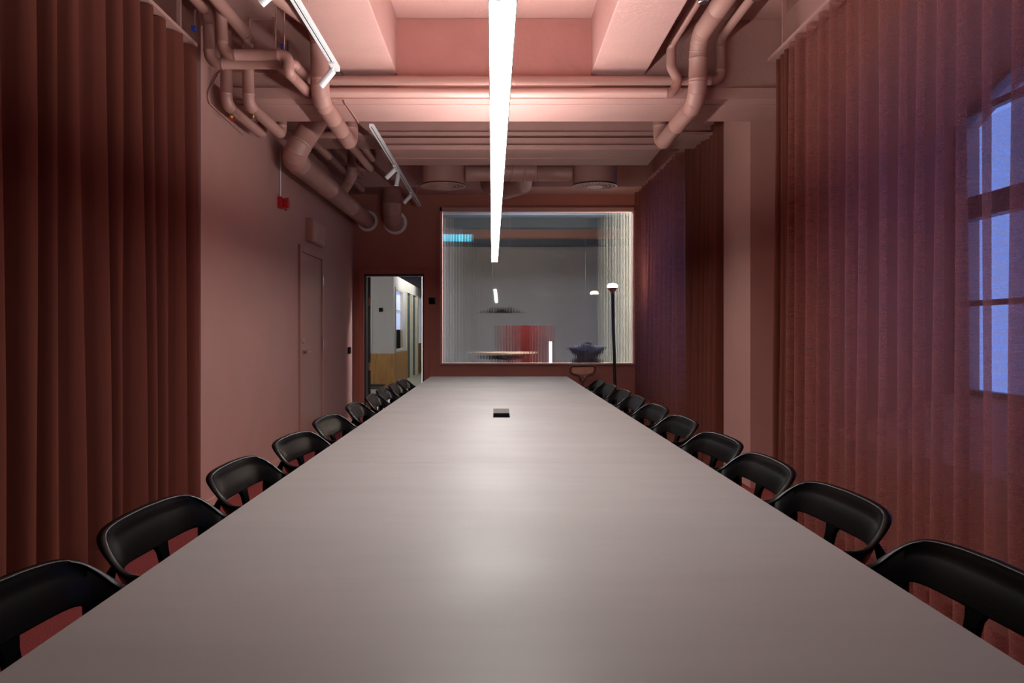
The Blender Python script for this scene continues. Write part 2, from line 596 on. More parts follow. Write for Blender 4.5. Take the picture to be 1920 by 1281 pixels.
# ------------------------------------------------------------------ glazed partition in the end wall
w = thing('window_3', 'wide ribbed glass partition window in the end wall', 'window', (0.6, YB, GZ0), kind='structure')
fx0, fx1, fz0, fz1 = -0.785, 1.963, 0.788, 2.985
part('window_frame', w, 'frame_pink', B(
    (fx0, fx0 + 0.028, YB - 0.03, YB + 0.12, fz0, fz1), (fx1 - 0.035, fx1, YB - 0.03, YB + 0.12, fz0, fz1),
    (fx0, fx1, YB - 0.03, YB + 0.12, fz1 - 0.05, fz1), (fx0, fx1, YB - 0.045, YB + 0.12, fz0, fz0 + 0.02)), False)
px0, px1, pz0, pz1 = fx0 + 0.030, fx1 - 0.037, fz0 + 0.022, fz1 - 0.052
pw = (px1 - px0) / 4
lam, amp = 0.0216, 0.0009
for q in range(4):
    bm = bmesh.new()
    a = px0 + q * pw + 0.0015; b = px0 + (q + 1) * pw - 0.0015
    n = int((b - a) / lam) * 10
    fr_, bk = [], []
    for i in range(n + 1):
        x = a + (b - a) * i / n
        bk.append((x, YB + 0.058 + amp * math.cos(2 * PI * x / lam)))
    V = [[bm.verts.new((x, y, z)) for z in (pz0, pz1)] for x, y in bk]
    U = [[bm.verts.new((x, YB + 0.050, z)) for z in (pz0, pz1)] for x in (a, b)]
    for i in range(n):
        bm.faces.new((V[i][0], V[i + 1][0], V[i + 1][1], V[i][1]))
    bm.faces.new((U[0][0], U[0][1], U[1][1], U[1][0]))
    bm.faces.new((U[0][0], V[0][0], V[0][1], U[0][1]))
    bm.faces.new((U[1][0], U[1][1], V[-1][1], V[-1][0]))
    bm.faces.new([U[0][0], U[1][0]] + [V[i][0] for i in range(n, -1, -1)])
    bm.faces.new([U[0][1], U[1][1]] + [V[i][1] for i in range(n, -1, -1)])
    bmesh.ops.translate(bm, vec=-Vector(w.location), verts=bm.verts[:])
    obj('window_pane', bm, 'ribbed', w, True, ang=35)

# ------------------------------------------------------------------ doors
d = thing('door_1', 'flush pink door in the left wall', 'door', (XL, 8.65, 0), kind='structure')
part('door_frame', d, 'door_pink', B((XL, XL + 0.022, 8.10, 8.165, 0, 2.135), (XL, XL + 0.022, 9.13, 9.20, 0, 2.135), (XL, XL + 0.022, 8.165, 9.13, 2.07, 2.135), bev=0.004), False)
leaf = part('door_leaf', d, 'door_pink', B((XL, XL + 0.008, 8.17, 9.125, 0.01, 2.065)), False)


def lever(bm):
    y = 8.245; z = 1.045
    lathe(bm, [(0.026, 0), (0.026, 0.008), (0.012, 0.01), (0.011, 0.05)], (XL + 0.008, y, z), 20, along((1, 0, 0)))
    tube(bm, [(XL + 0.056, y, z), (XL + 0.058, y + 0.125, z)], 0.009, seg=12)


part('door_handle', leaf, 'steel', lever, label='steel lever handle')
part('lock_cylinder', leaf, 'steel', lambda bm: lathe(bm, [(0.025, 0), (0.025, 0.01), (0.018, 0.014)], (XL + 0.008, 8.245, 1.15), 20, along((1, 0, 0))), label='round steel lock rose')
for z in (1.77, 1.04):
    part('hinge', d, 'steel', lambda bm, z=z: lathe(bm, [(0.009, 0), (0.009, 0.115)], (XL + 0.026, 9.127, z), 12))

d = thing('door_2', 'black framed doorway standing open to the corridor', 'door', (-1.42, YB, 0), kind='structure')
part('casing', d, 'terracotta', B((DX0 - 0.07, DX0, YB - 0.018, YB, 0, DZ + 0.07), (DX1, DX1 + 0.07, YB - 0.018, YB, 0, DZ + 0.07), (DX0, DX1, YB - 0.018, YB, DZ, DZ + 0.07), bev=0.003), False)
part('door_frame', d, 'black_metal', B((DX0, DX0 + 0.02, YB, YB + 0.15, 0, DZ), (DX1 - 0.02, DX1, YB, YB + 0.15, 0, DZ), (DX0 + 0.02, DX1 - 0.02, YB, YB + 0.15, DZ - 0.025, DZ)), False)
lf = part('door_leaf', d, 'black_metal', lambda bm: box(bm, DX0 + 0.022, DX0 + 0.065, YB + 0.158, YB + 0.98, 0.01, DZ - 0.03, rot=Matrix.Rotation(math.radians(11), 3, 'Z'), piv=(DX0 + 0.065, YB + 0.158, 1)), False, label='black door leaf swung open')
for z in (0.12, 0.70, 1.62):
    part('hinge', lf, 'leather', B((DX0 + 0.036, DX0 + 0.068, YB + 0.149, YB + 0.1545, z, z + 0.11)), False, label='copper hinge plate')

# ------------------------------------------------------------------ office and corridor beyond the end wall
OZ = 3.45
bm = bmesh.new(); box(bm, -4.2, 4.0, YB + 0.15, 27.5, -0.15, 0.0)
struct('floor_office', bm, 'office_floor', 'pale grey floor of the office beyond the doorway', 'floor')
bm = bmesh.new(); box(bm, -4.2, 4.0, YB + 0.15, 27.5, OZ, OZ + 0.2)
struct('ceiling_office', bm, 'teal_ceiling', 'dark blue grey ceiling of the office beyond', 'ceiling')
for i, yy in enumerate((13.6, 15.2, 16.8, 18.4)):
    bm = bmesh.new(); box(bm, -1.5, 4.0, yy, yy + 0.3, OZ - 0.22, OZ, bev=0.01)
    struct('trim_%d' % (7 + i), bm, 'concrete' if i == 2 else 'teal_ceiling', 'ceiling beam number seen through the ribbed glass'.replace(' number', ', ' + ['nearest', 'second', 'third', 'farthest'][i] + ' of four,'), 'beam')
bm = bmesh.new()
box(bm, -1.5, 4.0, 20.0, 20.2, 0, OZ)
struct('wall_office_back', bm, 'grey_wall', 'grey far wall of the office behind the glass')
bm = bmesh.new(); box(bm, -1.35, -1.24, 14.5, 20.0, 0, OZ)
struct('wall_office_partition', bm, 'grey_wall', 'grey partition between the corridor and the room behind the glass')  # added to hide the corridor lamp's streak from the glass
bm = bmesh.new(); box(bm, 2.14, 2.3, YB + 0.15, 14.2, 0, OZ)
struct('wall_office_right', bm, 'cream_wall', 'cream side wall lit warmly behind the right edge of the glass')
bm = bmesh.new(); box(bm, 3.9, 4.05, YB + 0.15, 20.0, 0, OZ); box(bm, 2.3, 3.9, YB + 0.15, YB + 0.2, 0, OZ)
struct('wall_office_side', bm, 'grey_wall', 'grey side wall at the far right of the office')
bm = bmesh.new(); box(bm, -4.3, -4.15, YB + 0.15, 27.6, 0, OZ); box(bm, -4.15, -2.15, YB + 0.15, YB + 0.16, 0, OZ)
box(bm, -4.15, 4.0, 27.45, 27.6, 0, OZ); box(bm, 4.0, 4.1, 20, 27.6, 0, OZ)
struct('wall_office_left', bm, 'grey_wall', 'white walls closing the corridor')

# corridor block: front face at Y 18.2, side face at x -2.33
CX, CY, CZ = -2.33, 18.2, 2.56
bm = bmesh.new()
box(bm, -4.15, CX, CY, CY + 0.15, 0.0, CZ)
box(bm, CX - 0.12, CX, CY + 0.15, 18.45, 0.75, CZ)
box(bm, CX - 0.12, CX, 18.45, 25.9, 2.28, CZ)
box(bm, CX - 0.12, CX, 18.45, 19.95, 0.75, 0.80)
for a, b in ((19.95, 20.75), (21.95, 22.3), (23.35, 23.7), (25.2, 25.9)):
    box(bm, CX - 0.12, CX, a, b, 0, 2.28)
box(bm, CX - 0.12, CX, 23.7, 25.2, 0, 0.9)
struct('wall_corridor', bm, 'grey_wall', 'white corridor wall with oak wainscot beyond the doorway')
bm = bmesh.new(); box(bm, -4.15, CX + 0.03, CY - 0.03, CY, 0, 0.75, bev=0.004); box(bm, CX, CX + 0.03, CY, 20.7, 0, 0.76)
box(bm, CX, CX + 0.03, 23.75, 25.2, 0, 0.9)
tag(obj('wainscot', bm, 'oak', smooth=False), 'oak wainscot at the foot of the corridor wall', 'panelling', kind='structure')
w = thing('window_4', 'interior window in the corridor wall', 'window', (CX, 19.2, 0.8), kind='structure')
part('window_frame', w, 'cream', B((CX - 0.06, CX + 0.02, 18.45, 18.53, 0.8, 2.28), (CX - 0.06, CX + 0.02, 19.87, 19.95, 0.8, 2.28), (CX - 0.06, CX + 0.02, 18.5, 19.9, 0.78, 0.84), (CX - 0.06, CX + 0.02, 18.5, 19.9, 2.22, 2.28)), False)
part('window_pane', w, 'blue_glow', B((CX - 0.06, CX - 0.05, 18.53, 19.87, 1.30, 2.22)), False, label='bluish upper glazing')
part('blind', w, 'dark', B((CX - 0.06, CX - 0.045, 18.53, 19.87, 0.84, 1.30)), False, label='dark lower part')
part('glazing_bar', w, 'cream', B((CX - 0.05, CX - 0.02, 18.53, 19.87, 1.74, 1.77)), False)
d = thing('door_3', 'nearer of the two narrow teal doors in the corridor', 'door', (CX, 21.35, 0), kind='structure')
part('door_leaf', d, 'teal', B((CX - 0.08, CX - 0.03, 20.78, 21.92, 0, 2.22)), False)
part('door_frame', d, 'cream', B((CX - 0.1, CX + 0.03, 20.70, 20.78, 0, 2.28), (CX - 0.1, CX + 0.05, 21.92, 22.0, 0, 2.28)), False)
d = thing('door_4', 'farther of the two narrow teal doors in the corridor', 'door', (CX, 22.85, 0), kind='structure')
part('door_leaf', d, 'teal', B((CX - 0.08, CX - 0.03, 22.3, 23.3, 0, 2.22)), False)
part('door_frame', d, 'cream', B((CX - 0.1, CX + 0.05, 23.3, 23.42, 0, 2.28)), False)
w = thing('window_5', 'last interior window at the end of the corridor wall', 'window', (CX, 24.4, 0.9), kind='structure')
part('window_frame', w, 'cream', B((CX - 0.06, CX + 0.03, 23.7, 23.8, 0.9, 2.28), (CX - 0.06, CX + 0.03, 24.55, 24.7, 0.9, 2.28), (CX - 0.06, CX + 0.03, 25.1, 25.2, 0.9, 2.28)), False)
part('window_pane', w, 'blue_glow', B((CX - 0.06, CX - 0.05, 23.8, 25.1, 0.9, 2.28)), False)  # pane glows by itself, no dusk light comes through it
bm = bmesh.new(); box(bm, -2.66, -2.57, CY - 0.035, CY, 1.70, 1.79, bev=0.006)
tag(obj('wall_switch', bm, 'black_plastic'), 'small black thermostat on the white corridor wall', 'switch')
bm = bmesh.new(); box(bm, -2.30, -2.22, 14.9, 15.9, 0.78, 1.85, bev=0.006)
bm = bmesh.new(); box(bm, -3.3, -2.82, CY - 0.045, CY - 0.006, 0.78, 1.95, bev=0.008)
tag(obj('whiteboard', bm, 'white_metal'), 'whiteboard edge beside the open black door', 'whiteboard')
b_ = thing('bench', 'low black bench in front of the oak wainscot', 'bench', (-3.0, 17.6, 0))
part('seat', b_, 'black_metal', B((-3.7, -2.45, 17.45, 17.75, 0.05, 0.09), bev=0.008))
part('rail', b_, 'black_metal', B((-3.7, -2.45, 17.46, 17.50, 0.0, 0.03)), False)
t = thing('ventilation_duct', 'grey duct running under the corridor ceiling', 'duct', (-1.95, 18.5, 3.0))
part('duct_body', t, 'grey_wall', lambda bm: tube(bm, [(-2.0, 16.5, 3.1), (-2.0, 27.3, 3.1)], 0.22, seg=28, joints=1.2, jh=0.01, jw=0.02))
# unseen lamps added to light the office and corridor
for i, (x, y, z, sx, sy) in enumerate(((-1.75, 21.0, 2.85, 0.04, 4.0), (-2.9, 13.6, 3.38, 0.12, 1.6), (0.6, 12.2, 3.38, 0.5, 0.5), (1.7, 12.0, 3.38, 0.2, 0.2))):
    lab = ['slim corridor ceiling light beyond the doorway', 'ceiling light in the corridor just beyond the door', 'larger square ceiling light in the office behind the glass', 'square ceiling light in the office behind the glass'][i]
    t = thing('linear_lamp', lab, 'lamp', (x, y, z))
    part('housing', t, 'white_metal', B((x - sx / 2, x + sx / 2, y - sy / 2, y + sy / 2, z, z + 0.05)), False)
    part('diffuser', t, 'corridor_lamp' if i < 2 else 'office_lamp', B((x - sx / 2 + 0.004, x + sx / 2 - 0.004, y - sy / 2 + 0.01, y + sy / 2 - 0.01, z - 0.012, z)), False)
    part('suspension_wire', t, 'steel', lambda bm: tube(bm, [(x, y, z + 0.05), (x, y, OZ)], 0.002, seg=6))
t = thing('wall_lamp', 'warm wall lamp beside the glazed partition, inside the office', 'lamp', (2.1, 11.54, 2.1))  # added out of view so the right edge of the glass looks bright
part('backplate', t, 'black_metal', B((2.12, 2.14, 11.48, 11.6, 2.0, 2.3), bev=0.004))
part('shade', t, 'warm_lamp', lambda bm: lathe(bm, [(0.03, 0), (0.055, 0.03), (0.055, 0.22), (0.03, 0.25)], (2.06, 11.54, 2.02), 20))
t = thing('illuminated_sign', 'cyan glowing sign at the upper left of the glass', 'sign', (-0.9, 16.0, 3.1))
part('sign_box', t, 'cyan_sign', B((-1.22, -0.97, 15.98, 16.02, 3.06, 3.20), bev=0.01))
part('hanger', t, 'steel', lambda bm: tube(bm, [(-1.1, 16, 3.2), (-1.1, 16, OZ)], 0.006, seg=8))
bm = bmesh.new(); box(bm, 0.22, 0.78, 13.3, 13.8, 0, 1.355, bev=0.01)
tag(obj('cabinet', bm, 'red_panel'), 'bright red cabinet blurred behind the glass', 'cabinet')
t = thing('round_table', 'round pale table blurred behind the ribbed glass', 'table', (0.09, 12.6, 0))
part('table_top', t, 'counter', lambda bm: lathe(bm, [(0.42, 0.905), (0.43, 0.91), (0.43, 0.925), (0.42, 0.93)], (0.09, 12.6, 0), 48))
part('pedestal', t, 'dark', lambda bm: lathe(bm, [(0.3, 0), (0.3, 0.015), (0.04, 0.03), (0.04, 0.8), (0.28, 0.83), (0.28, 0.87)], (0.09, 12.6, 0), 32))
t = thing('pendant_lamp', 'dark flat pendant lamp hanging over the round table', 'lamp', (0.09, 12.6, 1.56))
part('shade', t, 'black_plastic', lambda bm: lathe(bm, [(0.26, 1.545), (0.26, 1.555), (0.12, 1.60), (0.03, 1.64)], (0.09, 12.6, 0), 40))
part('cable', t, 'steel', lambda bm: tube(bm, [(0.09, 12.6, 1.64), (0.09, 12.6, OZ)], 0.004, seg=8))

# objects on the ledge behind and in front of the glass
bm = bmesh.new(); box(bm, -0.75, 1.95, YB + 0.152, YB + 0.52, 0.745, 0.795, bev=0.006)
tag(obj('ledge', bm, 'counter'), 'pale ledge behind the lower edge of the glass', 'ledge')
b_ = thing('tote_bag', 'navy blue cloth bag slumped on the ledge behind the glass', 'bag', (1.31, YB + 0.33, 0.797))


def bag(bm):
    # soft bag: narrow base, flared slumped top with two wings
    n, rows = 40, [(0.0, 0.215, 0.09, 0), (0.03, 0.215, 0.095, 0), (0.07, 0.165, 0.09, 0), (0.12, 0.175, 0.085, 0), (0.16, 0.225, 0.08, 1), (0.20, 0.27, 0.07, 1), (0.235, 0.285, 0.05, 1), (0.24, 0.20, 0.04, 0), (0.262, 0.07, 0.03, 0), (0.285, 0.045, 0.02, 0)]
    rings = []
    for z, a, b, wv in rows:
        ring = []
        for k in range(n):
            th = 2 * PI * k / n
            x = a * math.copysign(abs(math.cos(th)) ** 0.8, math.cos(th)); y = b * math.sin(th)
            dz = -0.03 * wv * (1 - abs(x) / a) + (0.012 * math.sin(5 * th) if 0 < z < 0.2 else 0)
            ring.append(bm.verts.new((1.31 + x + 0.008 * math.sin(7 * th + z * 30), YB + 0.33 + y, 0.797 + z + dz)))
        rings.append(ring)
    for A_, B2 in zip(rings, rings[1:]):
        for k in range(n):
            bm.faces.new((A_[k], A_[(k + 1) % n], B2[(k + 1) % n], B2[k]))
    bm.faces.new(rings[0]); bm.faces.new(rings[-1])


part('body', b_, 'navy', bag, ang=80)
part('handle', b_, 'navy', lambda bm: tube(bm, [(1.22, YB + 0.30, 1.0), (1.27, YB + 0.25, 1.09), (1.35, YB + 0.25, 1.09), (1.40, YB + 0.30, 1.0)], 0.012, bend=0.05, seg=10))
t = thing('tube_lamp', 'short glowing white tube lamp standing at the glass sill', 'lamp', (0.775, YB + 0.25, 0.795))
part('lamp_base', t, 'white_metal', lambda bm: lathe(bm, [(0.03, 0.796), (0.03, 0.806), (0.014, 0.81)], (0.775, YB + 0.2, 0), 20))
part('lamp_tube', t, 'tube_light', lambda bm: lathe(bm, [(0.006, 0.812), (0.013, 0.82), (0.013, 1.10), (0.006, 1.11)], (0.775, YB + 0.2, 0), 16))

# ------------------------------------------------------------------ curtains
def curtain_mesh(bm, xc, ya, yb, z0, z1, period, amp, seed, drift=0.02, taper_end=None):
    rnd = random.Random(seed)
    length = yb - ya
    nf = max(2, int(round(length / period)))
    # irregular fold positions
    ws = [1 + rnd.uniform(-0.25, 0.25) for _ in range(nf)]
    tot = sum(ws); acc = [0]
    for w_ in ws: acc.append(acc[-1] + w_ / tot * length)
    amps = [amp * rnd.uniform(0.75, 1.2) for _ in range(nf)]
    dr = [rnd.uniform(-1, 1) * drift for _ in range(nf + 1)]
    ph2 = [rnd.uniform(0, 6.28) for _ in range(nf)]
    cols = []
    sub = 14
    for f in range(nf):
        for k in range(sub):
            cols.append((f, k / sub))
    cols.append((nf - 1, 1.0))
    zs = [z0 + (z1 - z0) * (i / 30) for i in range(31)]
    # hem stitch and heading tape as tiny tucks
    zs += [z0 + 0.118, z0 + 0.122, z0 + 0.126, z1 - 0.10, z1 - 0.096, z1 - 0.092]
    zs = sorted(zs)
    rows = []
    for z in zs:
        t = (z - z0) / (z1 - z0)
        tuck = -0.0022 if abs(z - z0 - 0.122) < 0.001 or abs(z1 - 0.096 - z) < 0.001 else 0
        row = []
        for f, u in cols:
            a = acc[f]; b = acc[f + 1]
            low = (1 - t)
            y = ya + a + (b - a) * u + low * (dr[f] * (1 - u) + dr[f + 1] * u) * 1.6
            s = math.cos(2 * PI * u)
            # rounded outer folds, tighter inner folds
            s = math.copysign(abs(s) ** 0.75, s)
            A = amps[f] * (0.8 + 0.35 * low + 0.12 * math.sin(4.2 * t + ph2[f]))
            x = xc + A * s + 0.012 * math.sin(3 * low + f * 1.7) * low
            y += 0.25 * A * math.sin(4 * PI * u) * 0.6
            row.append(bm.verts.new((x + tuck, y, z)))
        rows.append(row)
    for i in range(len(rows) - 1):
        for k in range(len(cols) - 1):
            bm.faces.new((rows[i][k], rows[i][k + 1], rows[i + 1][k + 1], rows[i + 1][k]))


def curtain(label, m, group, xc, ya, yb, period, amp, seed, z0=0.015, sgn=1, **kw):
    t = thing('curtain', label, 'curtain', (xc, (ya + yb) / 2, 0), group=group)

    def fab(bm):
        curtain_mesh(bm, xc, ya, yb, z0, ZR, period, amp, seed, **kw)
    part('fabric', t, m, fab, ang=180)
    return t


curtain('opaque brick red drape hanging full height along the left wall', 'drape', None, -2.06, -1.5, 5.36, 0.24, 0.065, 11)
curtain('sheer curtain over the blue arched window nearest the camera', 'sheer', None, 1.97, 0.3, 5.36, 0.19, 0.047, 5)
curtain('narrow gathered curtain edge beside the pilaster, nearer side', 'drape', None, 2.0, 5.38, 5.66, 0.09, 0.05, 8)
curtain('dark gathered curtain between the pilaster and the far sheer', 'drape', None, 2.02, 7.22, 8.45, 0.16, 0.055, 21)
curtain('far sheer curtain glowing purple beside the end wall', 'sheer', None, 1.97, 8.47, 11.10, 0.17, 0.060, 33)
for lab, x, a, b in (('curtain rail above the left drape', -2.06, -1.5, 5.4), ('curtain rail above the nearer right curtains', 1.98, 0.2, 5.7), ('curtain rail above the farther right curtains', 1.98, 7.2, 11.15)):
    t = thing('curtain_rail', lab, 'curtain rail', (x, (a + b) / 2, ZR))
    part('track', t, 'frame_pink', B((x - 0.045, x + 0.045, a, b, ZR + 0.012, ZR + 0.035)), False)
    n = int((b - a) / 1.4)
    for i in range(n + 1):
        yy = a + 0.2 + (b - a - 0.4) * i / max(1, n)
        part('bracket', t, 'paint', B((x - 0.012, x + 0.012, yy - 0.012, yy + 0.012, ZR + 0.035, ZN if yy < 5.8 else ZC)), False)


# ------------------------------------------------------------------ linear pendant over the table
t = thing('linear_pendant_lamp', 'long slim strip light glowing white over the whole table', 'lamp', (0.0, 5.2, 2.0))
LW = 0.0335
LZ = 0.0


def lampbox(x0, x1, z0, z1, y0=1.80, y1=8.52):
    def fn(bm):
        vs = box(bm, x0, x1, y0, y1, z0 + LZ, z1 + LZ)
        for v in bm.verts:
            v.co.x += 0.019 - 0.0046 * (v.co.y - 1.0)
    return fn


part('housing', t, 'steel', lambda bm: (lampbox(-LW, -LW + 0.003, 1.992, 2.045)(bm), lampbox(LW - 0.003, LW, 1.992, 2.045)(bm) if False else None), False)
part('housing', t, 'steel', lampbox(LW - 0.003, LW, 1.992, 2.045), False)
part('diffuser', t, 'lamp_down', lampbox(-LW + 0.003, LW - 0.003, 1.993, 2.003), False, label='glowing white underside')
part('uplight', t, 'lamp_up', lampbox(-LW + 0.003, LW - 0.003, 2.034, 2.043, 1.80, 6.5), False, label='glowing upper side')
part('end_cap', t, 'white_metal', lampbox(-LW, LW, 1.994, 2.045, 8.52, 8.524), False)
part('end_cap', t, 'white_metal', lampbox(-LW, LW, 1.994, 2.045, 1.796, 1.80), False)
part('channel', t, 'white_metal', lampbox(-LW + 0.004, LW - 0.004, 2.006, 2.030), False)
for yy in (2.4, 5.2, 8.3):
    part('suspension_wire', t, 'steel', lambda bm, yy=yy: tube(bm, [(0.019 - 0.0046 * (yy - 1), yy, 2.045), (0.019 - 0.0046 * (yy - 1), yy, ZN if yy < 5.8 else ZC)], 0.0012, seg=6), label='thin suspension wire')

# ------------------------------------------------------------------ conference table
TX0, TX1, TZ = -0.742, 0.806, 0.74
t = thing('conference_table', 'very long grey conference table running down the room', 'table', (0.03, 4.8, 0))
seams = [0.35, 3.11, 4.97, 6.83, 9.11]
for a, b in zip(seams, seams[1:]):
    def top(bm, a=a, b=b):
        x0_ = TX0
        if a < 4.75 < b:
            # leave the cut-out for the power box
            cx0, cx1, cy0, cy1 = -0.018, 0.084, 4.745, 4.962
            for bx in ((TX0, cx0, a + .0008, b - .0008), (cx1, TX1, a + .0008, b - .0008), (cx0, cx1, a + .0008, cy0), (cx0, cx1, cy1, b - .0008)):
                box(bm, bx[0], bx[1], bx[2], bx[3], 0.718, TZ)
        else:
            box(bm, TX0, TX1, a + 0.0008, b - 0.0008, 0.718, TZ)
    part('table_top', t, 'table', top, False)
part('underframe', t, 'black_metal', B((-0.35, -0.31, 0.5, 8.96, 0.66, 0.716), (0.37, 0.41, 0.5, 8.96, 0.66, 0.716), *[(-0.35, 0.41, y - 0.02, y + 0.02, 0.655, 0.714) for y in (0.7, 3.11, 6.83, 8.8)]), False)
for y in (0.75, 3.05, 4.97, 6.83, 8.75):
    for x in (-0.33, 0.39):
        part('leg', t, 'black_metal', lambda bm, x=x, y=y: box(bm, x - 0.03, x + 0.03, y - 0.03, y + 0.03, 0, 0.66, bev=0.006))
t = thing('power_outlet_box', 'small black power box let into the middle of the table', 'power outlet', (0.033, 4.86, 0.70))
part('well', t, 'dark', B((-0.0175, 0.0835, 4.7455, 4.9615, 0.690, 0.700), (-0.0175, -0.013, 4.7455, 4.9615, 0.70, 0.7405), (0.079, 0.0835, 4.7455, 4.9615, 0.70, 0.7405), (-0.013, 0.079, 4.7455, 4.75, 0.70, 0.7405), (-0.013, 0.079, 4.957, 4.9615, 0.70, 0.7405)), False)
part('lid', t, 'lid_metal', lambda bm: box(bm, -0.0165, 0.0825, 4.963, 5.05, 0.741, 0.745, rot=Matrix.Rotation(math.radians(13), 3, 'X'), piv=(0, 4.963, 0.743)), False, label='hinged metal lid standing open')


# ------------------------------------------------------------------ armchairs
def build_chair():
    c = thing('armchair', 'x', 'chair')
    # plan path of the rim: U shape around the sitter, opening to +x
    a, b, ex = 0.288, 0.287, 0.38
    pts = []
    for k in range(61):
        th = PI / 2 * (-1 + 2 * k / 60)
        y = a * math.copysign(abs(math.sin(th)) ** ex, math.sin(th))
        x = -b * abs(math.cos(th)) ** ex
        pts.append((x, y))
    arm = 0.15
    pre = [(arm - (arm) * i / 10, -a + 0.012 * ((arm - arm * i / 10) / arm) ** 2) for i in range(10)]
    post = [(x, -y) for x, y in reversed(pre)]
    pts = pre + pts + post

    def sm(u):
        u = min(1, max(0, u)); return u * u * (3 - 2 * u)

    def ztop(x):
        z = 0.778 - 0.075 * sm((x + 0.285) / 0.125) - 0.03 * sm((x + 0.14) / 0.25)
        return z

    def zbot(x, u):
        h = 0.084 - 0.024 * sm((x + 0.24) / 0.2)
        return ztop(x) - h

    def bandfn(bm):
        n = len(pts)
        rings = []
        for i, (x, y) in enumerate(pts):
            i0, i1 = max(0, i - 1), min(n - 1, i + 1)
            tx, ty = pts[i1][0] - pts[i0][0], pts[i1][1] - pts[i0][1]
            l = math.hypot(tx, ty); nx, ny = -ty / l, tx / l
            # outward = away from the seat centre
            if nx * (x - 0.0) + ny * y < 0: nx, ny = -nx, -ny
            zt, zb = ztop(x), zbot(x, 0)
            rise = 0.018 * max(0.0, 1 - (y / 0.26) ** 2) if x < -0.15 else 0.0
            zt += rise; zb += rise * 0.3
            e = min(i, n - 1 - i) / 3.0
            sh = 1.0 if e >= 1 else math.sqrt(max(0.02, 1 - (1 - e) ** 2))
            zm = (zt + zb) / 2; hh = (zt - zb) / 2 * sh
            zt, zb = zm + hh, zm - hh
            lean = 0.044 * (hh / 0.045) * (1.0 if x < -0.1 else 0.6)
            prof = [(-0.005 - lean, 0.0), (-0.009 - lean * 0.7, 0.25), (-0.009 - lean * 0.35, 0.6), (-0.008, 0.86), (-0.010, 0.94), (-0.006, 0.99), (0.002, 1.0), (0.009, 0.975), (0.011, 0.93), (0.007, 0.86), (0.003 - lean * 0.35, 0.6), (0.003 - lean * 0.7, 0.25), (0.001 - lean, 0.0), (-0.002 - lean, -0.04)]
            rings.append([bm.verts.new((x + nx * o, y + ny * o, zb + (zt - zb) * f)) for o, f in prof])
        m_ = len(rings[0])
        for A_, B2 in zip(rings, rings[1:]):
            for k in range(m_):
                bm.faces.new((A_[k], A_[(k + 1) % m_], B2[(k + 1) % m_], B2[k]))
        bm.faces.new(rings[0]); bm.faces.new(rings[-1])
    part('backrest', c, 'black_plastic', bandfn, ang=60)

    def post_(bm):
        rows = []
        for i in range(15):
            u = i / 14
            z = 0.716 - u * 0.261
            hw = 0.019 + 0.030 * max(0, 1 - (0.716 - z) / 0.05) ** 2.2 + 0.03 * max(0, (u - 0.75) / 0.25) ** 2
            x = -0.236 + 0.045 * sm(u * 1.05)
            rows.append((x - 0.012 * max(0, 1 - u * 6), hw, z))
        f_, b2 = [], []
        for x, hw, z in rows:
            f_.append([bm.verts.new((x + 0.006 + 0.25 * (yy * hw) ** 2, yy * hw, z)) for yy in (-1, -0.5, 0, 0.5, 1)])
            b2.append([bm.verts.new((x - 0.008 + 0.25 * (yy * hw) ** 2, yy * hw, z)) for yy in (-1, -0.5, 0, 0.5, 1)])
        for i in range(len(rows) - 1):
            for k in range(4):
                bm.faces.new((f_[i][k], f_[i][k + 1], f_[i + 1][k + 1], f_[i + 1][k]))
                bm.faces.new((b2[i][k], b2[i][k + 1], b2[i + 1][k + 1], b2[i + 1][k]))
            bm.faces.new((f_[i][0], b2[i][0], b2[i + 1][0], f_[i + 1][0]))
            bm.faces.new((f_[i][4], b2[i][4], b2[i + 1][4], f_[i + 1][4]))
        for r_ in (0, -1):
            bm.faces.new(f_[r_] + list(reversed(b2[r_])))
    part('back_post', c, 'black_plastic', post_, ang=50)

    def seat(bm):
        n = 48
        rings = []
        for lvl, (sc, dz) in enumerate(((0.02, -0.014), (0.35, -0.012), (0.65, -0.007), (0.88, 0.0), (0.97, 0.002), (1.0, -0.004), (0.99, -0.014), (0.93, -0.02), (0.5, -0.028), (0.02, -0.03))):
            ring = []
            for k in range(n):
                th = 2 * PI * k / n
                cx, sy = math.cos(th), math.sin(th)
                x = 0.225 * math.copysign(abs(cx) ** 0.6, cx); y = 0.225 * math.copysign(abs(sy) ** 0.6, sy) * (1 - 0.06 * cx * -1)
                ring.append(bm.verts.new((x * sc, y * sc, 0.46 + dz - 0.012 * max(0, x * sc / 0.2) ** 3)))
            rings.append(ring)
        for A_, B2 in zip(rings, rings[1:]):
            for k in range(n):
                bm.faces.new((A_[k], A_[(k + 1) % n], B2[(k + 1) % n], B2[k]))
        bm.faces.new(rings[0]); bm.faces.new(rings[-1])
    part('seat', c, 'black_plastic', seat, ang=60)
    for s in (-1, 1):
        def rear(bm, s=s):
            p = [(-0.232, s * 0.236, 0.712), (-0.243, s * 0.262, 0.66), (-0.238, s * 0.266, 0.46), (-0.262, s * 0.272, 0.0)]
            path = fillet(p, 0.06, 5)
            n = len(path)
            sweep(bm, path, lambda i: 0.006 if i == 0 else (0.015 if path[i].z > 0.6 else 0.0145 - 0.004 * (1 - path[i].z / 0.6)), 14)
        part('leg', c, 'black_plastic', rear)

        def front(bm, s=s):
            p = [(0.110, s * 0.264, 0.640), (0.125, s * 0.264, 0.58), (0.185, s * 0.268, 0.0)]
            path = fillet(p, 0.05, 5)
            sweep(bm, path, lambda i: 0.014 - 0.004 * (1 - path[i].z / 0.65), 14)
        part('leg', c, 'black_plastic', front)
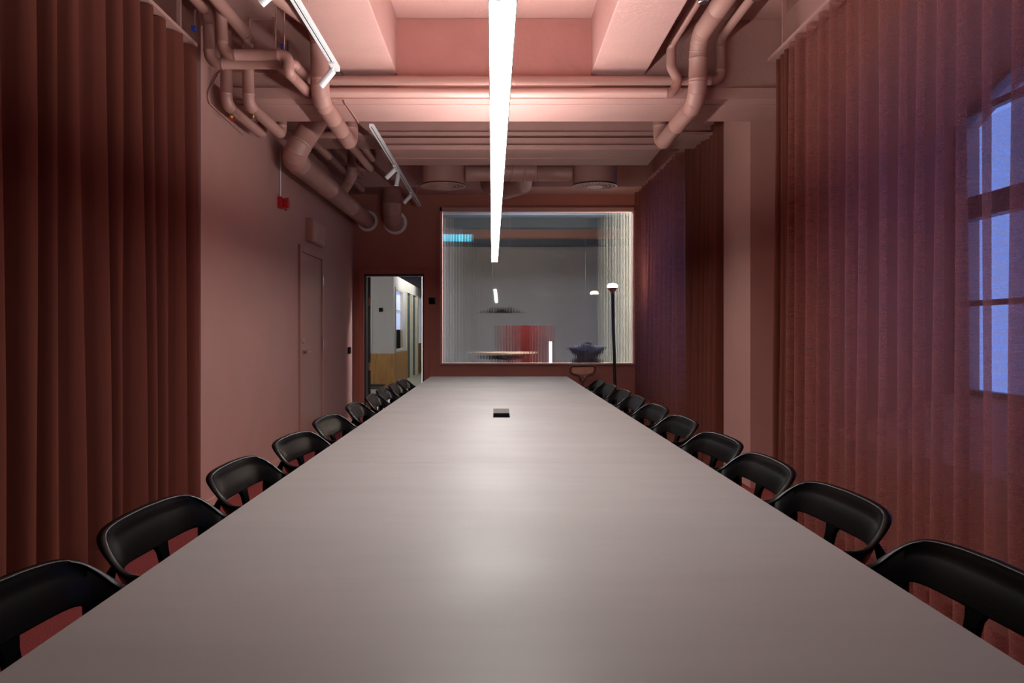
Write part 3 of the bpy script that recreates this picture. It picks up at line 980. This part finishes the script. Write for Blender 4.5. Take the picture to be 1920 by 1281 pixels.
    part('seat_frame', c, 'black_plastic', lambda bm: (tube(bm, [(-0.238, -0.264, 0.435), (-0.238, 0.264, 0.435)], 0.009, seg=10), tube(bm, [(0.145, -0.262, 0.435), (0.145, 0.262, 0.435)], 0.009, seg=10), tube(bm, [(-0.238, -0.264, 0.435), (0.145, -0.262, 0.435)], 0.009, seg=10), tube(bm, [(-0.238, 0.264, 0.435), (0.145, 0.262, 0.435)], 0.009, seg=10)))
    return c


proto = build_chair()
index_children()
ORD = ['nearest', 'second nearest', 'third', 'fourth', 'fifth', 'sixth', 'seventh', 'eighth', 'ninth', 'farthest']
LEFT_Y = [1.41, 2.07, 2.79, 3.52, 4.29, 5.10, 5.82, 6.43, 7.04, 7.65]
RIGHT_Y = [1.57, 2.27, 2.88, 3.50, 4.25, 4.95, 5.66, 6.27, 6.93, 7.57]
rnd = random.Random(3)
first = True
for side, ys in (('left', LEFT_Y), ('right', RIGHT_Y)):
    for i, yy in enumerate(ys):
        c = proto if first else copy_tree(proto)
        first = False
        jit = math.radians(rnd.uniform(-3, 3))
        if side == 'left':
            c.location = (-0.636 + rnd.uniform(-0.01, 0.01), yy, 0); c.rotation_euler = (0, 0, jit - 0.05)
        else:
            c.location = (0.722 + rnd.uniform(-0.01, 0.01), yy, 0); c.rotation_euler = (0, 0, PI + jit + 0.05)
        o_ = ORD[i]
        extra = {0: ', cut by the picture edge', 9: ' from the camera'}.get(i, ' from the camera')
        tag(c, 'black plastic armchair on the %s side of the table, %s%s' % (side, o_, extra), 'chair', 'black armchairs along the conference table')

# ------------------------------------------------------------------ pipes and ducts
def pipe(label, pts, r, bend=0.09, joints=None, m='pipe', name='pipe', seg=20, group=None, elbow=0, jh=0.002):
    bm = bmesh.new()
    path = tube(bm, pts, r, bend, seg, joints=joints, bseg=10, elbow_rings=elbow, jh=jh)
    o = obj(name, bm, m, origin=Vector(pts[0]))
    return tag(o, label, 'duct' if name == 'duct' else 'pipe', group)


R1 = 0.064
pipe('pink spiral duct at left dipping under the bright beam', [(-1.42, -2.5, 3.37), (-1.42, 4.85, 3.37), (-1.223, 5.545, 3.37), (-1.223, 5.56, 2.862), (-1.255, 6.90, 2.862), (-1.255, 6.92, 3.7)], R1, 0.13, 0.34, 'duct', 'duct', 28, elbow=3)
pipe('pink duct at right bending under the bright beam', [(1.41, -2.5, 3.30), (1.41, 5.56, 3.30), (1.41, 5.60, 2.862), (1.42, 6.90, 2.862), (1.42, 6.92, 3.7)], R1, 0.15, 0.36, 'duct', 'duct', 28, elbow=3)
pipe('thin pink pipe crossing in front of the beam, upper of the two', [(-1.42, 5.33, 3.035), (-1.36, 5.36, 3.05), (-1.347, 5.75, 3.056), (1.615, 5.75, 3.056), (1.615, 5.75, 3.365), (1.615, -2.5, 3.365)], 0.034, 0.06, 1.1)
pipe('thin pink pipe crossing just above the beam edge, lower of the two', [(-1.35, 5.26, 2.94), (-1.33, 5.655, 2.94), (1.255, 5.66, 2.94), (1.288, 5.66, 3.03), (1.24, 5.66, 3.12), (1.24, 5.66, 3.295), (1.24, -2.5, 3.295)], 0.034, 0.055, 1.3)
pipe('pink pipe stepping across the upper left, lower of two', [(-1.908, -2.5, 3.364), (-1.908, 5.30, 3.364), (-1.908, 5.33, 3.035), (-1.42, 5.33, 3.035)], 0.036, 0.075, 1.2)
pipe('pink pipe stepping across the upper left, upper of two', [(-1.775, -2.5, 3.40), (-1.775, 5.16, 3.40), (-1.775, 5.20, 3.05), (-1.35, 5.20, 3.05), (-1.35, 5.205, 2.94), (-1.35, 5.255, 2.94)], 0.036, 0.07, 1.2)
pipe('pink pipe dropping beside the left wall then running under the beam', [(-1.885, 5.58, 3.5), (-1.885, 5.60, 2.843), (-1.885, 6.46, 2.843), (-1.885, 6.48, 3.3)], 0.041, 0.06, 1.0)
pipe('pink pipe dropping from above and running under the beam, right of its twin', [(-1.732, -2.5, 3.31), (-1.732, 5.57, 3.31), (-1.732, 5.60, 2.84), (-1.732, 6.46, 2.84), (-1.732, 6.475, 3.3)], 0.041, 0.06, 1.0)
# valves and elbows at the drops
for x, lab in ((-1.885, 'brass drain valve under the leftmost drop pipe'), (-1.732, 'brass drain valve under the second drop pipe')):
    t = thing('valve', lab, 'valve', (x, 5.70, 2.785))
    part('valve_body', t, 'brass', lambda bm: (lathe(bm, [(0.008, 0), (0.012, 0.005), (0.012, 0.03), (0.008, 0.035)], (x, 5.70, 2.770), 12), tube(bm, [(x - 0.02, 5.70, 2.775), (x + 0.03, 5.70, 2.775)], 0.006, seg=10)))
    part('valve_handle', t, 'red' if x < -1.8 else 'steel', B((x - 0.012, x + 0.012, 5.67, 5.73, 2.760, 2.768)), False)
t = thing('valve', 'blue and chrome valve in the recess at upper left', 'valve', (-1.50, 5.79, 3.26))
part('valve_body', t, 'steel', lambda bm: tube(bm, [(-1.512, 5.785, 3.35), (-1.512, 5.785, 3.23)], 0.013, seg=12))
part('valve_handle', t, 'blue', B((-1.552, -1.524, 5.75, 5.79, 3.29, 3.32)), False)
t = thing('valve', 'small blue handled valve against the left wall', 'valve', (-1.94, 5.3, 3.30))
part('valve_body', t, 'steel', lambda bm: tube(bm, [(-1.968, 5.25, 3.36), (-1.968, 5.25, 3.24)], 0.013, seg=12))
part('valve_handle', t, 'blue', B((-1.99, -1.965, 5.22, 5.26, 3.22, 3.25)), False)

# thin conduits
def conduit(label, pts, r=0.009, m='pipe', bend=0.05):
    bm = bmesh.new(); tube(bm, pts, r, bend, 10, bseg=6)
    return tag(obj('conduit', bm, m, origin=Vector(pts[0])), label, 'conduit')


def P(x, y, Y):
    return ((x - 930) / F * Y, Y, 1.25 + (622 - y) / F * Y)


conduit('thin looped pink conduit in the upper left recess', [P(468, 56, 5.79), P(468, 30, 5.79), P(476, 27, 5.79), P(508, 27, 5.79), P(516, 34, 5.79), P(515, 66, 5.79)])
conduit('thin pink hanger rod, left of two', [(-1.432, 5.2, 3.086), (-1.432, 5.2, ZN)], 0.004)
conduit('thin pink hanger rod, right of two', [(-1.376, 5.2, 3.086), (-1.376, 5.2, ZN)], 0.004)
conduit('thin conduit bent around the corner of the left wall', [P(515, 138, 5.79), P(412, 134, 5.79), (-1.985, 5.70, 3.08), (-1.988, 5.46, 2.84), (-1.988, 6.3, 2.80)], 0.006)
conduit('slim pink conduit running diagonally under the beam end', [P(645, 176, 5.79), (-1.106, 5.82, 2.927), (-1.098, 6.17, 2.922), (-1.099, 6.39, 2.922)], 0.006)
conduit('white conduit dropping to the red alarm', [(-1.99, 7.38, 2.92), (-1.99, 7.38, 2.491)], 0.007, 'white_metal')

# large duct along the left wall to the end wall and others in the rear bay
pipe('large pink duct running along the left wall to the end wall', [(-1.45, 7.22, 3.52), (-1.62, 7.14, 3.12), (-1.79, 7.02, 2.785), (-1.80, 7.3, 2.785), (-1.80, YB - 0.002, 2.80)], 0.106, 0.2, 1.05, 'duct', 'duct', 32, elbow=3)
pipe('large pink duct dropping to the end wall, right of the long one', [(-1.40, 10.78, 3.66), (-1.41, 10.80, 2.775), (-1.41, YB - 0.002, 2.775)], 0.125, 0.19, 0.5, 'duct', 'duct', 32, elbow=4)
pipe('pink branch duct curving down into the long left duct', [(-1.63, 9.1, 3.7), (-1.63, 9.1, 3.03), (-1.77, 9.2, 2.86)], 0.062, 0.16, 0.5, 'duct', 'duct', 24, elbow=3)
pipe('straight rear pipe nearest the left wall', [(-1.77, 7.4, 3.09), (-1.77, 10.55, 3.13)], 0.040, joints=1.0)
pipe('second straight rear pipe from the left wall', [(-1.80, 7.4, 3.30), (-1.79, 10.55, 3.30)], 0.040, joints=1.0)
pipe('short rear pipe turning up, left of its twin', [(-1.36, 7.30, 2.99), (-1.35, 8.6, 3.0), (-1.48, 8.66, 3.02), (-1.48, 8.68, 3.7)], 0.038, 0.06, 0.8)
pipe('short rear pipe turning up, right of its twin', [(-1.37, 7.30, 3.155), (-1.36, 8.85, 3.155), (-1.36, 8.87, 3.7)], 0.038, 0.06, 0.8)
pipe('rear cross pipe behind the bright beam', [(-1.64, 7.36, 3.06), (-1.44, 7.36, 3.06), (-1.42, 7.36, 3.10), (-1.42, 7.36, 3.7)], 0.034, 0.05)
for x, z, ro, ri, lab in ((-1.80, 2.80, 0.146, 0.104, 'pale round wall collar of the long left duct'), (-1.41, 2.775, 0.165, 0.124, 'pale round wall collar of the right hand duct')):
    bm = bmesh.new()
    n = 48
    Mx = along((0, -1, 0))
    prof = [(ri, 0), (ri, 0.012), (ro - 0.01, 0.012), (ro, 0.004), (ro, 0)]
    rings = [[bm.verts.new(Vector((x, YB, z)) + Mx @ Vector((r * math.cos(2 * PI * k / n), r * math.sin(2 * PI * k / n), h))) for k in range(n)] for r, h in prof]
    for A_, B2 in zip(rings, rings[1:]):
        for k in range(n): bm.faces.new((A_[k], A_[(k + 1) % n], B2[(k + 1) % n], B2[k]))
    tag(obj('duct_collar', bm, 'collar', origin=(x, YB, z)), lab, 'collar')

# swirl diffusers and their header duct
for x, lab in ((-0.594, 'round swirl air diffuser above the left part of the glass'), (1.11, 'round swirl air diffuser above the right part of the glass')):
    Y = 9.0; zb = 2.885; R = 0.246
    t = thing('air_diffuser', lab, 'air diffuser', (x, Y, zb))
    part('drum', t, 'duct', lambda bm: lathe(bm, [(R, zb + 0.018), (R, zb + 0.30), (R - 0.02, zb + 0.31)], (x, Y, 0), 48))

    for dx in (-0.17, 0.17):
        part('hanger_rod', t, 'steel', lambda bm, dx=dx: tube(bm, [(x + dx, Y, zb + 0.31), (x + dx, Y, ZC)], 0.005, seg=8))

    def face(bm):
        lathe(bm, [(0.10, zb - 0.010), (0.10, zb), (0.09, zb + 0.004)], (x, Y, 0), 32)
        n = 64
        for ro, ri in ((R + 0.006, R - 0.014), (0.205, 0.196), (0.160, 0.152), (0.118, 0.108)):
            rings = [[bm.verts.new((x + r * math.cos(2 * PI * k / n), Y + r * math.sin(2 * PI * k / n), z)) for k in range(n)] for r, z in ((ro, zb + 0.003), (ro, zb - 0.003), (ri, zb - 0.003), (ri, zb + 0.003))]
            for q in range(4):
                A_, B2 = rings[q], rings[(q + 1) % 4]
                for k in range(n): bm.faces.new((A_[k], A_[(k + 1) % n], B2[(k + 1) % n], B2[k]))
        for ri, ro, cnt, off in ((0.108, 0.158, 20, 0), (0.152, 0.20, 28, .1), (0.196, 0.238, 36, .2)):
            for k in range(cnt):
                a = 2 * PI * k / cnt + off
                rm = Matrix.Rotation(a, 3, 'Z')
                vs = box(bm, ri, ro, -0.008, 0.006, -0.001, 0.001, rot=Matrix.Rotation(0.1, 3, 'X'))
                for v in vs: v.co = rm @ v.co + Vector((x, Y, zb - 0.002))
    part('swirl_plate', t, 'frame_pink', face, False)
    part('plenum_inside', t, 'dark', lambda bm: lathe(bm, [(R - 0.004, zb + 0.005), (R - 0.004, zb + 0.010)], (x, Y, 0), 40), False, label='dark inside behind the vanes')  # dark disc under the drum cap, put in for the shade inside
pipe('pink duct from the junction to the left round diffuser', [(-0.335, 9.0, 3.03), (0.027, 9.0, 3.03)], 0.085, joints=0.3, m='duct', name='duct', seg=28)
pipe('pink duct from the junction to the right round diffuser', [(0.463, 9.0, 3.03), (0.852, 9.0, 3.03)], 0.085, joints=0.5, m='duct', name='duct', seg=28)
t = thing('duct_junction', 'fat duct fitting with an elbow in the header duct behind the strip light', 'duct', (0.3, 9.0, 3.04))
part('drum', t, 'duct', lambda bm: tube(bm, [(0.03, 8.98, 3.05), (0.46, 8.98, 3.05)], 0.112, seg=32, joints=0.14, jh=0.006, jw=0.012))
part('hanger_rod', t, 'steel', lambda bm: tube(bm, [(0.25, 8.98, 3.16), (0.25, 8.98, ZC)], 0.005, seg=8))
part('elbow', t, 'duct', lambda bm: tube(bm, [(0.32, 9.0, 3.03), (0.32, 9.35, 2.96), (0.10, 9.75, 2.96), (-0.1, 10.2, 3.1), (-0.1, 10.4, 3.3)], 0.10, 0.22, 28, joints=0.5, elbow_rings=3))

# sprinkler heads by the right-hand ducts
for i, (x, y, z) in enumerate(((1.18, 4.55, 3.12), (1.53, 4.70, 3.20))):
    t = thing('sprinkler_head', ['grey sprinkler head beside the right duct', 'grey sprinkler head beside the thin right pipe'][i], 'sprinkler', (x, y, z))
    part('body', t, 'steel', lambda bm: lathe(bm, [(0.026, 0), (0.03, 0.004), (0.03, 0.012), (0.012, 0.02), (0.01, ZN - z)], (x, y, z), 20))

# ------------------------------------------------------------------ track lights
def track(label, ya, yb):
    x, z = -1.0, 2.905
    if yb < 6: z = 2.905
    t = thing('lighting_track', label, 'track', (x, (ya + yb) / 2, z))
    part('rail', t, 'white_metal', B((x - 0.018, x - 0.005, ya, yb, z - 0.016, z + 0.014), (x + 0.005, x + 0.018, ya, yb, z - 0.016, z + 0.014), (x - 0.005, x + 0.005, ya, yb, z - 0.006, z + 0.014)), False)
    part('slot', t, 'dark', B((x - 0.0049, x + 0.0049, ya + 0.02, yb - 0.02, z - 0.0085, z - 0.0062)), False, label='dark conductor slot')
    for yy in ([ya + 0.6, yb - 0.8] if yb < 6 else [8.9, 10.1]):
        top = 3.12 if yy < 6 else ZC
        part('hanger_wire', t, 'steel', lambda bm, yy=yy, top=top: tube(bm, [(x, yy, z + 0.014), (x, yy, top)], 0.0012, seg=6))


track('white lighting track, the nearer one at upper left', -1.0, 5.04)
track('white lighting track continuing behind the bright beam', 6.42, 10.5)


def spot(label, y, d, L=0.125, r=0.023):
    x, z = -1.0, 2.889
    t = thing('spotlight', label, 'spotlight', (x, y, z), group='white spotlights on the tracks')
    part('adapter', t, 'white_metal', B((x - 0.017, x + 0.017, y - 0.075, y + 0.075, z - 0.012, z - 0.0005)), False)
    dd = Vector(d).normalized()
    top = Vector((x, y, z - 0.014)) + dd * 0.005
    part('lamp_head', t, 'white_metal', lambda bm: lathe(bm, [(r * 0.8, 0), (r, 0.006), (r, L), (r * 0.9, L), (r * 0.85, L - 0.01)], top + Vector((0, 0, -0.01)), 24, along(dd)))
    part('stem', t, 'white_metal', lambda bm: tube(bm, [(x, y, z - 0.006), top + dd * 0.03], 0.007, seg=10))


spot('white spotlight hanging at the end of the nearer track', 4.93, (-0.62, 0.1, -0.70))
spot('white spotlight cut off by the top edge of the picture', 3.72, (-0.75, 0.1, -0.62))
spot('white spotlight tilted to the left on the rear track', 7.95, (-0.72, 0.1, -0.68))
spot('white spotlight pointing straight down on the rear track', 8.18, (-0.1, -0.25, -0.95))
spot('small white spotlight near the far end of the rear track', 9.45, (-0.68, 0.1, -0.70))

# ------------------------------------------------------------------ wall fittings
t = thing('fire_alarm_sounder', 'red fire alarm sounder high on the left wall', 'alarm', (XL, 7.38, 2.44))
part('base', t, 'red', B((XL, XL + 0.035, 7.32, 7.44, 2.385, 2.49), bev=0.008))
part('horn', t, 'red', lambda bm: lathe(bm, [(0.046, 0), (0.042, 0.02), (0.050, 0.045), (0.050, 0.052), (0.03, 0.05)], (XL + 0.035, 7.38, 2.437), 28, along((1, 0, 0))))
part('test_clip', t, 'red', B((XL + 0.05, XL + 0.07, 7.37, 7.39, 2.365, 2.386), bev=0.003))
t = thing('wall_box', 'square pink painted box above the left door', 'box', (XL, 8.75, 2.31))
part('housing', t, 'door_pink', B((XL, XL + 0.07, 8.42, 9.0, 2.20, 2.44), bev=0.006))
part('cover', t, 'frame_pink', B((XL + 0.071, XL + 0.078, 8.44, 8.98, 2.215, 2.425), bev=0.003))
bm = bmesh.new(); box(bm, XL, XL + 0.022, 10.78, 10.92, 0.95, 1.04, bev=0.004)
tag(obj('wall_switch', bm, 'black_plastic'), 'black switch plate low on the left wall near the corner', 'switch')
t = thing('card_reader', 'black square control panel between the doorway and the glass', 'control panel', (-0.895, YB, 1.68))
part('plate', t, 'black_plastic', B((-0.94, -0.85, YB - 0.022, YB, 1.635, 1.725), bev=0.005))
part('keypad', t, 'dark', B((-0.925, -0.865, YB - 0.025, YB - 0.0225, 1.65, 1.71)), False)

# ------------------------------------------------------------------ floor lamp
LX, LY = 1.50, 10.30
t = thing('floor_lamp', 'tall black floor lamp with a glowing round head by the glass', 'lamp', (LX + 0.035, LY, 0))
part('lamp_base', t, 'black_metal', lambda bm: lathe(bm, [(0.15, 0), (0.15, 0.012), (0.03, 0.022)], (LX + 0.045, LY, 0), 40))
part('pole', t, 'black_metal', lambda bm: tube(bm, [(LX + 0.045, LY, 0.02), (LX, LY, 1.74)], 0.021, seg=20))
part('lamp_holder', t, 'frame_pink', lambda bm: lathe(bm, [(0.020, 1.735), (0.024, 1.76), (0.060, 1.805), (0.066, 1.815), (0.060, 1.817)], (LX, LY, 0), 32), label='pale conical cup')
part('globe', t, 'globe', lambda bm: lathe(bm, [(0.060, 1.817), (0.068, 1.83), (0.064, 1.848), (0.045, 1.865), (0.012, 1.872)], (LX, LY, 0), 32), label='glowing domed bulb')

# ------------------------------------------------------------------ brown chair by the end wall
bx, by = 1.13, 10.45
t = thing('tubular_chair', 'brown leather chair with a bent tube back by the end wall', 'chair', (bx, by, 0))
k = by / F


def Q(px, py):
    return Vector(((px - 930) * k, by, 1.25 + (622 - py) * k))


loop = [Q(1092, 686), Q(1116, 686), Q(1115, 697), Q(1112, 702), Q(1100, 705), Q(1096, 709), Q(1095, 716)]
loopL = [Q(1092, 686), Q(1070, 686.5), Q(1069, 698), Q(1074, 702), Q(1085, 705), Q(1088, 709), Q(1088, 716)]
part('back_frame', t, 'bronze', lambda bm: (tube(bm, loop, 0.015, 0.03, 12), tube(bm, loopL, 0.015, 0.03, 12)))


def panel(bm):
    pl = [Q(1073, 689), Q(1113, 689), Q(1112, 698), Q(1098, 702), Q(1088, 702), Q(1072, 698)]
    A_ = [bm.verts.new(p + Vector((0, -0.006, 0))) for p in pl]; B2 = [bm.verts.new(p + Vector((0, 0.012, 0))) for p in pl]
    bm.faces.new(A_); bm.faces.new(B2)
    for i in range(6): bm.faces.new((A_[i], A_[(i + 1) % 6], B2[(i + 1) % 6], B2[i]))


part('backrest', t, 'leather', panel, False)
part('back_post', t, 'bronze', lambda bm: tube(bm, [Q(1092, 714), (bx, by + 0.02, 0.47), (bx, by - 0.15, 0.44)], 0.016, 0.05, 12))
part('seat', t, 'leather', lambda bm: box(bm, bx - 0.22, bx + 0.22, by - 0.46, by - 0.02, 0.45, 0.50, bev=0.02))
for sx in (-1, 1):
    for sy in (0, 1):
        part('leg', t, 'bronze', lambda bm, sx=sx, sy=sy: tube(bm, [(bx + sx * 0.17, by - 0.40 + sy * 0.32, 0.45), (bx + sx * 0.22, by - 0.46 + sy * 0.42, 0.0)], 0.011, seg=10))
